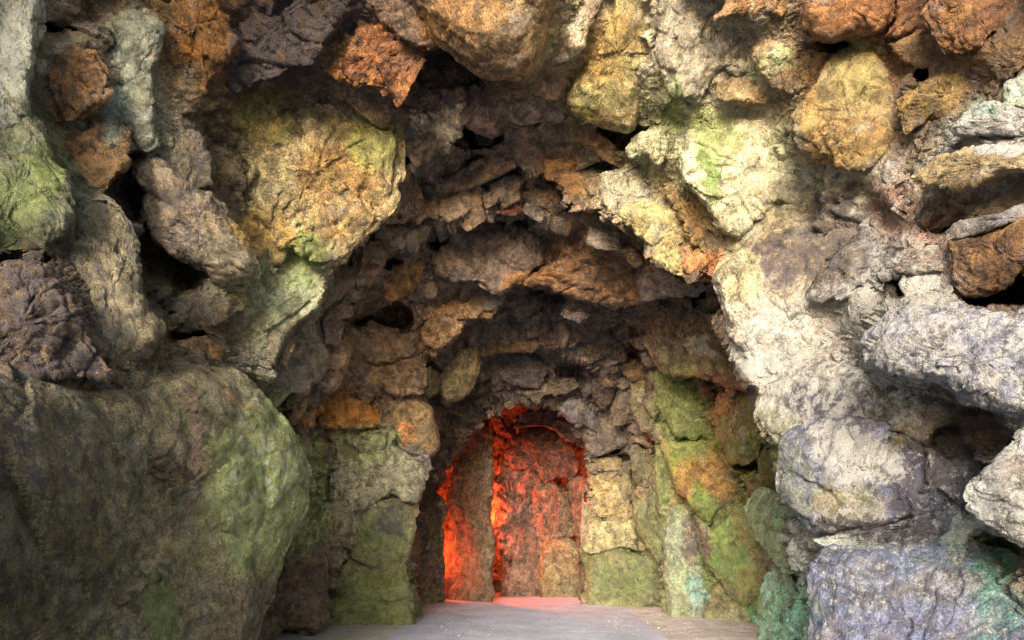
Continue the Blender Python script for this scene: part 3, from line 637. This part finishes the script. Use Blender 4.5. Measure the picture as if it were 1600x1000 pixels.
R('rock','grey knobbly rock poking in from the right edge, lower down',[1508,762,1540,728,1582,692,1602,668,1660,655,1660,872,1600,858,1572,845,1540,817,1516,793],'b0aca8','92908e','f',.7,fac=.6,lic=.4,dz=-.35)
R('stone','small shaded brown stone above the grey knobbly right edge rock',[1552,702,1560,674,1596,654,1600,680,1572,698],'7a6a58','5e5044','f',.5,dz=.1)
R('rock','brown ledge rock in the recess at the lower right edge',[1528,850,1560,856,1600,872,1660,890,1660,960,1600,930,1560,890,1534,866],'7e6e5c','64584c','f',.4,dz=.1)
R('rock','pale teal stained rock between the two big lower right boulders',[1270,842,1330,836,1400,828,1470,808,1506,780,1535,812,1530,838,1480,842,1400,850,1320,856,1290,854],'a8aa9c','98b0a4','m',.35,fac=.5,lic=.6)
# ---- left middle and lower
R('rock','green and orange streaked rock bulging above the dark smooth boulder',[62,402,116,374,136,320,165,308,188,328,214,380,217,442,232,482,255,507,246,538,202,578,165,584,142,545,130,485,92,436],'84795c','6a6048','f',.55,fac=.5,moss=.35,dz=-.35)
R('rock','dark pitted brown rock at the left edge, mid height',[-60,412,55,404,92,436,130,488,146,545,168,584,80,592,-60,594],'604c3a','463828','f',.5,fac=.8,drk=.5,moss=.1,dz=-.4)
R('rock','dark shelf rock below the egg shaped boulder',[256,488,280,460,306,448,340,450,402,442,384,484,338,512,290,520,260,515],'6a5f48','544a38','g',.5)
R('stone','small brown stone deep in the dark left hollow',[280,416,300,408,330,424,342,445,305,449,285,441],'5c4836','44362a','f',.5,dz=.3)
R('stone','orange patched stone above the big mossy boulder',[246,536,290,530,322,524,346,545,341,576,300,572,260,556],'9a6a40','7c6248','f',.5)
R('rock','pale green fluted rock rib running down the left jamb',[404,440,432,432,462,470,486,450,498,420,496,460,455,485,424,522,417,570,402,612,352,602,344,552,360,510,386,482],'a4a880','8c9070','m',.45,fac=.5,moss=.4,lic=.3,cen=(395,530))
R('boulder','giant smooth mossy boulder filling the lower left',[-80,600,100,602,200,592,300,572,372,592,430,640,470,690,486,740,482,792,460,852,430,932,396,1004,370,1120,-80,1120],'786e50','5e5a3c','g',.40,fac=.3,pw=3.0,dz=.1,grad=(.55,.0),rough=.7,cen=(215,820))
R('rock','grey rock lobe drooping from the left jamb',[408,578,460,520,464,500,508,500,522,548,510,582,480,618,452,618,428,642,412,622],'84786a','6a6258','s',.55,fac=.5)
R('stone','finger shaped tan stone hanging beside the grey lobe',[534,526,548,524,551,548,538,588,525,612,512,611,509,582,524,546],'a4835c','86684a','s',.9,fac=.3,dz=-.15)
R('stone','brown grey stone wedged at the left arch curve',[488,452,516,420,556,416,565,436,541,461,514,476,494,488],'80705e','685a4e','f',.6)
R('stone','reddish upright slab stone in the left arch curve',[560,420,568,384,596,368,611,380,601,416,578,448,561,440],'966656','7a5a50','f',.7,fac=.6)
R('stone','little grey pebble above the reddish upright slab stone',[588,354,600,342,615,350,612,367,592,368],'8c8078','70665e','f',.7)
R('stone','brown stone at the left lip of the black pocket',[553,494,560,455,585,440,601,450,606,476,585,490,568,498],'8a7258','6c5a48','f',.6)
R('rock','orange ochre rock inside the niche of the left vault',[600,428,632,404,664,408,657,440,632,464,608,476,598,456],'a06e34','7c5228','f',.6,fac=.7)
R('stone','small round tan knob on the left vault',[660,444,678,438,685,450,682,464,670,468,660,460],'a08468','846c58','s',.9)
R('rock','broad mauve brown rock mass hanging in the mid vault',[676,398,704,372,758,350,810,350,846,374,850,412,822,436,794,456,772,460,740,446,704,440,680,424],'786458','665850','f',.5,fac=.7,dz=-.2)
R('rock','pale orange craggy rock drooping from the left vault edge',[652,524,668,496,682,480,728,466,778,454,774,488,752,498,732,494,718,524,710,530,684,546,658,540],'b08a5e','94704c','f',.6,fac=.9,dz=-.2)
R('rock','tan ledge rock at the top of the left stacked wall',[562,520,578,505,620,518,648,530,641,556,615,562,566,560],'98785a','7c6450','f',.5,fac=.8,strata=(-5,10,.04))
R('rock','tan layered rock in the middle of the left stacked wall',[562,574,600,570,640,558,664,575,661,612,630,617,598,611,568,597],'9a7c5c','7e6650','f',.5,fac=.8,strata=(8,10,.04))
R('stone','bright orange stone on the left wall above the pale ridge',[496,664,505,635,530,618,566,621,592,645,596,666,560,671,520,673],'a2641e','82501e','s',.5,fac=.3,mixf=.95)
R('boulder','rounded orange and olive stone at the top of the left pier',[612,648,618,620,640,610,658,614,680,644,688,700,672,719,648,721,626,704,616,674],'a08258','8a7248','g',.75,fac=.35,dz=-.1)
R('stone','pale olive egg shaped stone hanging by the inner arch, left',[687,582,718,545,746,534,750,572,741,604,720,624,692,626,684,602],'9a8c62','80744e','s',.8,fac=.25,dz=-.2)
R('stone','small round olive stone beside the hanging pale egg stone',[660,582,672,572,689,588,685,612,668,623,655,608],'80764e','686042','f',.7)
R('rock','pale plastered ridge across the top of the left pier',[515,742,540,702,590,672,622,700,662,722,670,750,648,786,610,772,580,790,550,800,522,792],'9e987c','88846a','m',.5,fac=.5,moss=.3,lic=.3)
R('rock','green and purple black stained lump on the left pier',[548,832,560,800,600,780,632,774,647,812,646,860,630,886,580,892,550,872],'74744c','5c5c44','g',.6,fac=.4,moss=.5)
R('boulder','mossy green boulder at the foot of the left pier',[516,902,545,872,580,884,630,884,642,922,650,975,600,992,512,990,508,962],'6e7044','5c5a3c','g',.5,fac=.55,moss=.55)
R('rock','tan and green rock on the left flank of the pier',[490,822,500,790,530,780,551,800,546,832,532,872,518,904,503,900,496,860],'86785a','6e6448','f',.5,moss=.35)
R('rock','dark brown rock at the pier foot beside the giant mossy boulder',[430,900,468,820,495,812,500,860,510,912,512,982,455,988,408,985,412,955],'6c5644','54463a','f',.4,fac=.6)
R('stone','thin grey upright stone at the right foot of the left pier',[634,925,646,912,657,940,664,985,640,990,630,950],'7a7a54','646444','f',.6,moss=.5)
R('rock','dark brown hollowed rock left of the pale ridge',[486,690,505,668,522,674,526,702,516,732,494,748],'5a4a3c','443830','f',.4)
R('stone','olive tan stone just below the bright orange stone',[550,682,580,668,606,670,601,702,566,707,550,696],'9a9470','827c5a','f',.6,moss=.3)
# ---- vault rubble
R('stone','tan stone at the left end of the crown rubble band',[598,350,612,310,640,298,664,310,652,336,626,350],'8e7460','74604e','f',.6)
R('stone','flat brown stone in the crown rubble under the thin slab',[650,320,690,308,742,314,738,336,690,346,656,342],'7e6a5a','685a4e','f',.6,fac=.7)
R('stone','grey stone in the rubble right of the thin brown slab',[762,288,800,270,818,282,802,312,775,316],'7c6c62','645852','f',.7)
R('stone','mauve grey stone tucked behind the bright orange arch stone',[815,302,850,288,872,308,868,328,830,324],'74665e','5e524c','f',.7)
R('stone','small dark red stone in the vault rubble',[784,322,808,314,824,326,806,338,786,336],'6c3c34','5a342e','f',.7,mixf=1)
R('stone','little brown stone at the left end of the slender orange bar',[884,232,908,222,922,238,906,252,888,248],'946c50','785844','f',.7)
R('rock','brown strata slab across the vault right of centre',[862,352,910,342,950,355,1000,400,1006,440,1002,472,960,484,900,467,850,450,820,441,850,417,872,400],'84593e','6a4a38','f',.4,fac=.4,strata=(-15,12,.035),dz=-.25)
R('rock','smooth grey slab beside the brown strata slab',[1000,402,1030,418,1072,440,1104,445,1096,461,1060,464,1030,467,1004,470,994,440],'7a6c64','665c58','s',.4,dz=-.2)
R('rock','brown rock face with a pale patch above the mossy right wall',[984,492,1010,475,1080,466,1112,472,1122,502,1142,542,1168,592,1176,614,1130,602,1090,592,1050,592,1020,562],'7a6650','68604a','f',.4,fac=.5,moss=.2)
R('stone','narrow brown stone touching the white right jamb boulder',[1110,502,1125,488,1136,515,1148,548,1128,542],'86705c','6c5a4c','f',.7)
R('stone','grey tan stone at the left side of the inner vault band',[806,478,840,452,848,478,836,490,800,492],'7e6e60','685c54','f',.6)
R('stone','drooping grey stone tooth in the inner vault',[868,510,882,500,892,520,884,545,876,545],'7a6a60','645852','s',.9)
R('rock','orange tinged dark rock strip in the inner vault',[756,542,800,530,846,536,830,550,790,552,762,556],'745238','54402f','f',.6)
R('rock','purple grey hanging rock in the centre of the inner vault',[772,560,800,548,846,556,858,580,840,606,806,604,780,592],'645c5e','544c4c','f',.6,fac=.7,dz=-.15)
R('rock','jagged tan rimmed rock over the red chamber mouth',[776,600,806,606,842,602,890,590,906,602,882,616,850,618,840,634,824,618,800,612],'82705e','6a5c50','f',.6,fac=.9,dz=-.15)
R('stone','blue grey block on the right rim of the chamber mouth',[874,640,886,620,910,624,928,645,944,682,916,666,890,660],'706c70','5c5858','f',.7,dz=-.15)
R('stone','brown stone hanging left of the tall right vault stones',[925,590,946,570,966,590,960,626,940,640,926,618],'76685c','605650','f',.7)
R('stone','tall grey stone hanging in the right inner vault',[955,640,968,594,984,600,990,640,980,662,960,664],'7c7060','685e52','f',.7)
R('stone','yellowish rounded stone at the right end of the inner vault',[986,602,1010,594,1026,640,1022,676,1002,674,986,642],'8c8260','746c52','f',.7,fac=.4)
R('stone','orange brown stone high in the right inner vault',[968,574,990,560,1010,572,1012,590,985,596],'8a6844','6e5640','f',.7)
R('rock','grey lobed rock above the right pier of the inner arch',[910,660,940,650,980,668,985,690,960,704,930,714,914,696],'70645c','5c5450','f',.6,fac=.6)
# ---- right mossy wall
R('rock','yellow green mossy rock at the top of the right inner wall',[1020,582,1060,590,1120,606,1128,650,1120,680,1104,666,1085,686,1055,682,1034,652,1024,612],'9a9c64','848a50','f',.45,fac=.4,moss=.55)
R('rock','orange topped rock tongue hanging over the mossy right wall',[1122,608,1176,618,1192,660,1184,710,1160,729,1140,722,1124,690,1118,650],'8e7c48','7e7c46','f',.6,fac=.45,dz=-.2,moss=.5)
R('boulder','green and rust mossy boulder in the middle of the right wall',[1024,676,1056,690,1100,686,1122,688,1138,722,1156,770,1122,802,1108,824,1080,794,1056,762,1038,722],'868240','8c6c3c','g',.5,fac=.35,moss=.45)
R('boulder','large mossy brown boulder low on the right inner wall',[1085,802,1110,824,1150,790,1176,798,1192,850,1208,882,1198,920,1162,947,1130,917,1106,882,1092,842],'7c7640','70683a','g',.5,fac=.35,moss=.5)
R('rock','speckled base rock below the large mossy brown boulder',[1098,932,1120,910,1160,942,1194,944,1190,990,1130,992,1100,980],'82703e','746840','g',.5,moss=.35)
R('rock','pale green upright rock with a teal and brown oval stain',[1038,832,1050,790,1076,788,1096,842,1112,900,1106,942,1100,985,1050,985,1038,900],'8a946c','7a846c','g',.5,fac=.2,lic=.35)
R('rock','narrow green upright rock along the inner edge of the right wall',[1024,690,1036,680,1044,720,1058,764,1046,800,1036,850,1030,800,1022,740],'868e54','70784a','f',.5,moss=.5)
R('stone','small olive stone between the mossy wall and the blue boulder',[1184,722,1200,688,1220,696,1224,742,1210,768,1190,762],'84883e','70763a','f',.6,moss=.6)
R('stone','dark orange pebble stone in the crack of the mossy wall',[1166,752,1182,744,1194,764,1180,780,1168,772],'8a6438','6e5434','f',.7)
R('rock','turquoise green rock standing beside the blue boulder',[1164,794,1188,760,1222,776,1262,842,1268,884,1238,898,1212,886,1182,842],'80a078','6c9470','s',.6,fac=.5,moss=.45,lic=.35)
R('rock','mint green rock at the foot of the turquoise rock',[1194,902,1212,886,1236,900,1246,930,1242,975,1250,1060,1196,1060,1184,962],'84b49a','68a486','s',.6,fac=.6,moss=.25,lic=.35)
R('stone','dark green stone at the bottom beside the blue grey boulder',[1236,962,1250,940,1272,936,1276,1050,1246,1060],'4e8450','3e7048','s',.6,moss=.6)
# ---- right pier of the inner arch
R('boulder','dark green mossy block at the base of the inner right pier',[912,890,930,866,970,858,1000,865,1036,882,1038,960,975,964,918,960],'646240','6e6646','g',.5,fac=.45,moss=.55,pw=3.6)
R('stone','cream block above the mossy base of the inner right pier',[912,832,925,813,990,812,1002,840,1010,862,970,857,922,867,908,856],'a4946a','8c7c54','f',.5,pw=3.8,fac=.4)
R('stone','tall yellow cream block in the inner right pier',[930,736,975,738,982,772,992,806,930,807,926,770],'b09864','947e50','f',.5,pw=4,fac=.5)
R('rock','tall green grey stone at the right side of the inner pier',[988,772,1008,755,1036,770,1040,882,1010,857,992,822],'646842','585a3c','f',.5,moss=.5)
R('stone','small squared tan stone on top of the tall cream block',[930,716,968,714,972,734,932,736],'9a865c','80704e','f',.6,pw=4)
R('rock','olive rock upper right on the inner pier',[984,704,1012,698,1032,720,1026,746,1010,765,990,750],'706a48','5c583e','f',.6,moss=.3)
R('stone','narrow grey stone strip at the chamber side of the inner pier',[906,866,910,760,924,752,930,806,920,868],'8c8264','746c54','f',.5)
R('stone','small brown stone filling the joint of the inner pier',[964,754,984,748,994,766,984,788,972,780],'7c6c44','645838','f',.6)
# ---- red chamber
R('rock','tall freestanding rock pillar left in the red lit chamber',[696,960,692,860,697,800,706,742,726,690,752,660,768,680,772,740,766,800,776,850,770,900,768,960],'76604a','66543c','f',.5,D=13.05,grad=(-1.0,0),fac=.6,pw=3.5,back=.25,emb=False,cen=(735,820),moss=.05)
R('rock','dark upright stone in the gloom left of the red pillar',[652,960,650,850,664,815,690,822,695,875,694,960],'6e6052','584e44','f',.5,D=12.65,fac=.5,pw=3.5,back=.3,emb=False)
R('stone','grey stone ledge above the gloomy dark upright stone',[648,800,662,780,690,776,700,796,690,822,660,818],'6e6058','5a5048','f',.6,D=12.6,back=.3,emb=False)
R('rock','large red lit rock face at the back of the chamber',[786,955,782,880,772,830,766,770,780,720,802,690,830,700,842,760,852,830,846,955],'86685a','6c5446','f',.35,D=14.15,fac=.9,back=.5,emb=False,cen=(810,830),moss=0)
R('rock','red lit rock jutting beside the tall chamber face',[830,800,836,760,862,750,892,790,902,832,870,845,842,855],'80644e','6a5240','f',.7,D=14.0,emb=False,fac=.8,moss=0)
R('stone','squat olive block at the foot of the chamber back wall',[845,846,888,840,906,860,908,955,845,955],'7a6e4a','686040','f',.5,D=13.9,emb=False,back=.4,fac=.3,pw=3.8,moss=.25)
R('rock','knobbly red lit rock along the right side of the chamber',[890,955,900,860,896,800,884,760,900,740,918,750,930,800,935,955],'66503e','544236','f',.6,D=13.9,emb=False,back=.4,fac=.8,moss=0)
R('rock','ragged red lit rock hanging high in the chamber',[780,720,800,684,836,664,880,676,905,720,898,752,870,740,850,756,830,730,802,734],'644e44','503e36','f',.4,D=13.9,emb=False,back=.4,fac=.9,moss=0)
R('rock','dark red rock at the chamber ceiling',[800,668,820,645,870,640,905,664,916,700,890,690,860,668,830,664],'70564c','5a463e','f',.6,D=12.9,fac=.9,moss=0)

# ---- small rubble bedded along the ribs of the vault
TONES = [('brown', '8c7864', '74624f'), ('grey', '8a837c', '706a66'), ('tan', '9c8060', '806850'), ('mauve', '786664', '5e5252'), ('orange', '9a6a40', '74543a')]
ORD = 'zeroth first second third fourth fifth sixth seventh eighth ninth tenth eleventh twelfth thirteenth fourteenth fifteenth sixteenth seventeenth eighteenth'.split()
def rubble(key, where, n, u0, u1, off, rad, seed):
    rs = np.random.default_rng(seed); pr = cr(PROF[key], 400); seen = {}
    for k in range(n):
        u = u0+(u1-u0)*(k+rs.uniform(.1, .9))/n
        c_ = pr[int(u*399)]; tn = pr[min(int(u*399)+3, 399)]-pr[max(int(u*399)-3, 0)]; tn = tn[:2]/np.linalg.norm(tn[:2]); nn = np.array([tn[1], -tn[0]])
        if nn[1]*(-1) < 0 and .25 < u < .75: nn = -nn
        o_ = rs.uniform(*off); x, y = c_[0]+nn[0]*o_, c_[1]+nn[1]*o_
        r = rs.uniform(*rad); el_ = rs.uniform(1, 1.45); a0 = rs.uniform(0, 6.28)
        m = rs.integers(6, 9); an = np.sort(np.linspace(0, 6.28, m, endpoint=False)+rs.uniform(-.3, .3, m))
        rr = r*rs.uniform(.75, 1.15, m)
        X = rr*np.cos(an)*el_; Y = rr*np.sin(an)/el_**.5
        pts = np.stack([x+X*math.cos(a0)-Y*math.sin(a0), y+X*math.sin(a0)+Y*math.cos(a0)], 1).ravel()
        t = TONES[rs.choice(5, p=[.28, .28, .22, .14, .08])]; kk = seen[t[0]] = seen.get(t[0], 0)+1
        rock('stone', '%s small %s rubble stone from the left %s' % (ORD[kk], t[0], where), pts, t[1], t[2], 'f', rs.uniform(.7, 1.1), fac=.8, mixf=.6,
             D=c_[2]-rs.uniform(.06, .24), emb=False, infill=False, group='%s rubble stones %s' % (t[0], where))
rubble('A3', 'in the outer arch rim', 26, .22, .66, (-8, 26), (10, 22), 1)
rubble('B1', 'along the middle vault rib', 40, .18, .82, (-10, 40), (13, 28), 2)
rubble('B2', 'along the inner vault rib', 36, .16, .76, (-8, 40), (12, 26), 3)
rubble('C1', 'around the innermost rib', 34, .18, .84, (-6, 34), (9, 19), 4)
rubble('C2', 'around the red chamber mouth', 18, .25, .78, (0, 20), (6, 12), 5)
build_shell()

# ------------------------------------------------------------------ floor
gm = N('packed_dirt')
c = gm.mix(gm.mr(gm.noise(2.5, 8, .7), .35, .65, 0, 1), lin('b4aea6'), lin('9c968e'))
c = gm.mix(gm.mr(gm.noise(45, 6, .8), .5, .7, 0, .15), c, lin('c4baac'))
gm.l(c, gm.b.inputs['Base Color']); gm.b.inputs['Roughness'].default_value = .95
gm.l(gm.bump(gm.noise(60, 8, .75), .02, gm.bump(gm.noise(5, 6, .6), .05)), gm.b.inputs['Normal'])
pm = N('worn_grey_path')
c = pm.mix(pm.mr(pm.noise(1.8, 8, .65), .35, .65, 0, 1), lin('b0b4c4'), lin('9a9eae'))
c = pm.mix(pm.mr(pm.noise(90, 4, .8), .55, .72, 0, .3), c, lin('c4c4c8'))
c = pm.mix(pm.mr(pm.noise(120, 4, .8, off=9.), .58, .72, 0, .3), c, lin('6c6a6c'))
pm.l(c, pm.b.inputs['Base Color']); pm.b.inputs['Roughness'].default_value = .6
pm.l(pm.bump(pm.noise(110, 5, .75), .008, pm.bump(pm.noise(3, 5, .6), .03)), pm.b.inputs['Normal'])
nx, ny = 260, 300
xs = np.concatenate([[-60, -20, -8], np.linspace(-4.5, 4.5, nx), [8, 20, 60]]); ys = np.concatenate([[-60, -20, -6], np.linspace(-2, 15.5, ny), [20, 60]])
X, Y = np.meshgrid(xs, ys); q = np.stack([X.ravel(), Y.ravel(), 0*X.ravel()], -1)
zz = (.035*fbm(q*1.2, 3)+.014*fbm(q*6, 3)).reshape(X.shape)
cx = .25+.0*Y
wid = 1.25+.05*np.clip(Y-6, 0, 9)
edge = np.clip((np.abs(X-cx)-wid)/.8, 0, 1)
zz = zz*(.3+edge)+edge*.05
tag(grid_mesh('ground', np.stack([X, Y, zz-.02], -1), False, gm.m), None, kind='structure')
ys2 = np.linspace(-6, 13.6, 300); u = np.linspace(-1, 1, 70)
U, Y2 = np.meshgrid(u, ys2)
q2 = np.stack([np.sign(U).ravel()*3, Y2.ravel(), 0*Y2.ravel()], -1)
wob = (.16*fbm(q2*1.6, 4)).reshape(U.shape)
W2 = 1.35+.02*Y2+wob
X2 = .1+U*(W2+.25)
q3 = np.stack([X2.ravel(), Y2.ravel(), 0*X2.ravel()], -1)
z2 = .3*(.035*fbm(q3*1.2, 3)+.014*fbm(q3*6, 3)).reshape(X2.shape)+.012*(1-np.abs(U)**8)-.004
tag(grid_mesh('path', np.stack([X2, Y2, z2], -1), False, pm.m), None, kind='structure')
# loose grit along the edges of the path: one countless litter
V, Fc = [], []
ico = np.array([(0,0,1),(.9,0,.1),(0,.9,0),(-.9,0,.1),(0,-.9,0),(0,0,-.6)]); icf = [(0,1,2),(0,2,3),(0,3,4),(0,4,1),(5,2,1),(5,3,2),(5,4,3),(5,1,4)]
for k in range(500):
    y = rng.uniform(7, 13.2); s = rng.choice([-1, 1]); x = .25+s*(1.45+rng.normal(0, .55)) if rng.random() < .7 else rng.uniform(-2.6, 3.4)
    r = .003+.008*rng.random()**3
    B = ico*(1+rng.uniform(-.3, .3, (6, 3)))*r*rng.uniform(.7, 1.4, 3); 
    Fc += [tuple(i+len(V)*6 for i in f) for f in icf]; V.append(B+np.array([x, y, .02+r*.3]))
me = bpy.data.meshes.new('gravel'); me.from_pydata(np.concatenate(V).tolist(), [], Fc); me.materials.append(pm.m)
o = bpy.data.objects.new('gravel', me); COL.objects.link(o); tag(o, 'loose grit scattered along the path edges', 'gravel', kind='stuff')

# ------------------------------------------------------------------ red lamps of the chamber (out of sight behind the arch and the pillar)
def red_lamp(label, x, y, z, watts, r=.06):
    e = bpy.data.objects.new('flood_lamp', None); COL.objects.link(e); e.location = (x, y, z); e.empty_display_size = .1
    tag(e, label, 'lamp')
    l = bpy.data.lights.new('lamp_light', 'POINT'); l.energy = watts; l.color = (1, .095, .022); l.shadow_soft_size = r
    lo = bpy.data.objects.new('lamp_light', l); COL.objects.link(lo); lo.parent = e; lo.location = (0, 0, .12)
    m = N('lamp_body'); m.b.inputs['Base Color'].default_value = (.03, .03, .03, 1); m.b.inputs['Roughness'].default_value = .5
    t = np.linspace(0, 2*math.pi, 17)[:-1]
    prof = [(.0, 0), (.07, 0), (.075, .015), (.03, .025), (.03, .05), (.0, .05)]
    P = np.array([[(a*math.cos(k), a*math.sin(k), b) for k in t] for a, b in prof])
    bo = grid_mesh('base', P, True, m.m); bo.parent = e
def at(px, D, z): return ((px-HX)/F*D, D, z)
red_lamp('black floor lamp glowing red between the gloomy upright stone and the pillar', *at(664, 12.95, .7), 36)
red_lamp('black lamp on a ledge glowing red behind the red pillar', *at(735, 13.75, 1.6), 120)
red_lamp('black lamp glowing red behind the right pier of the inner arch', *at(965, 13.3, 1.6), 40)
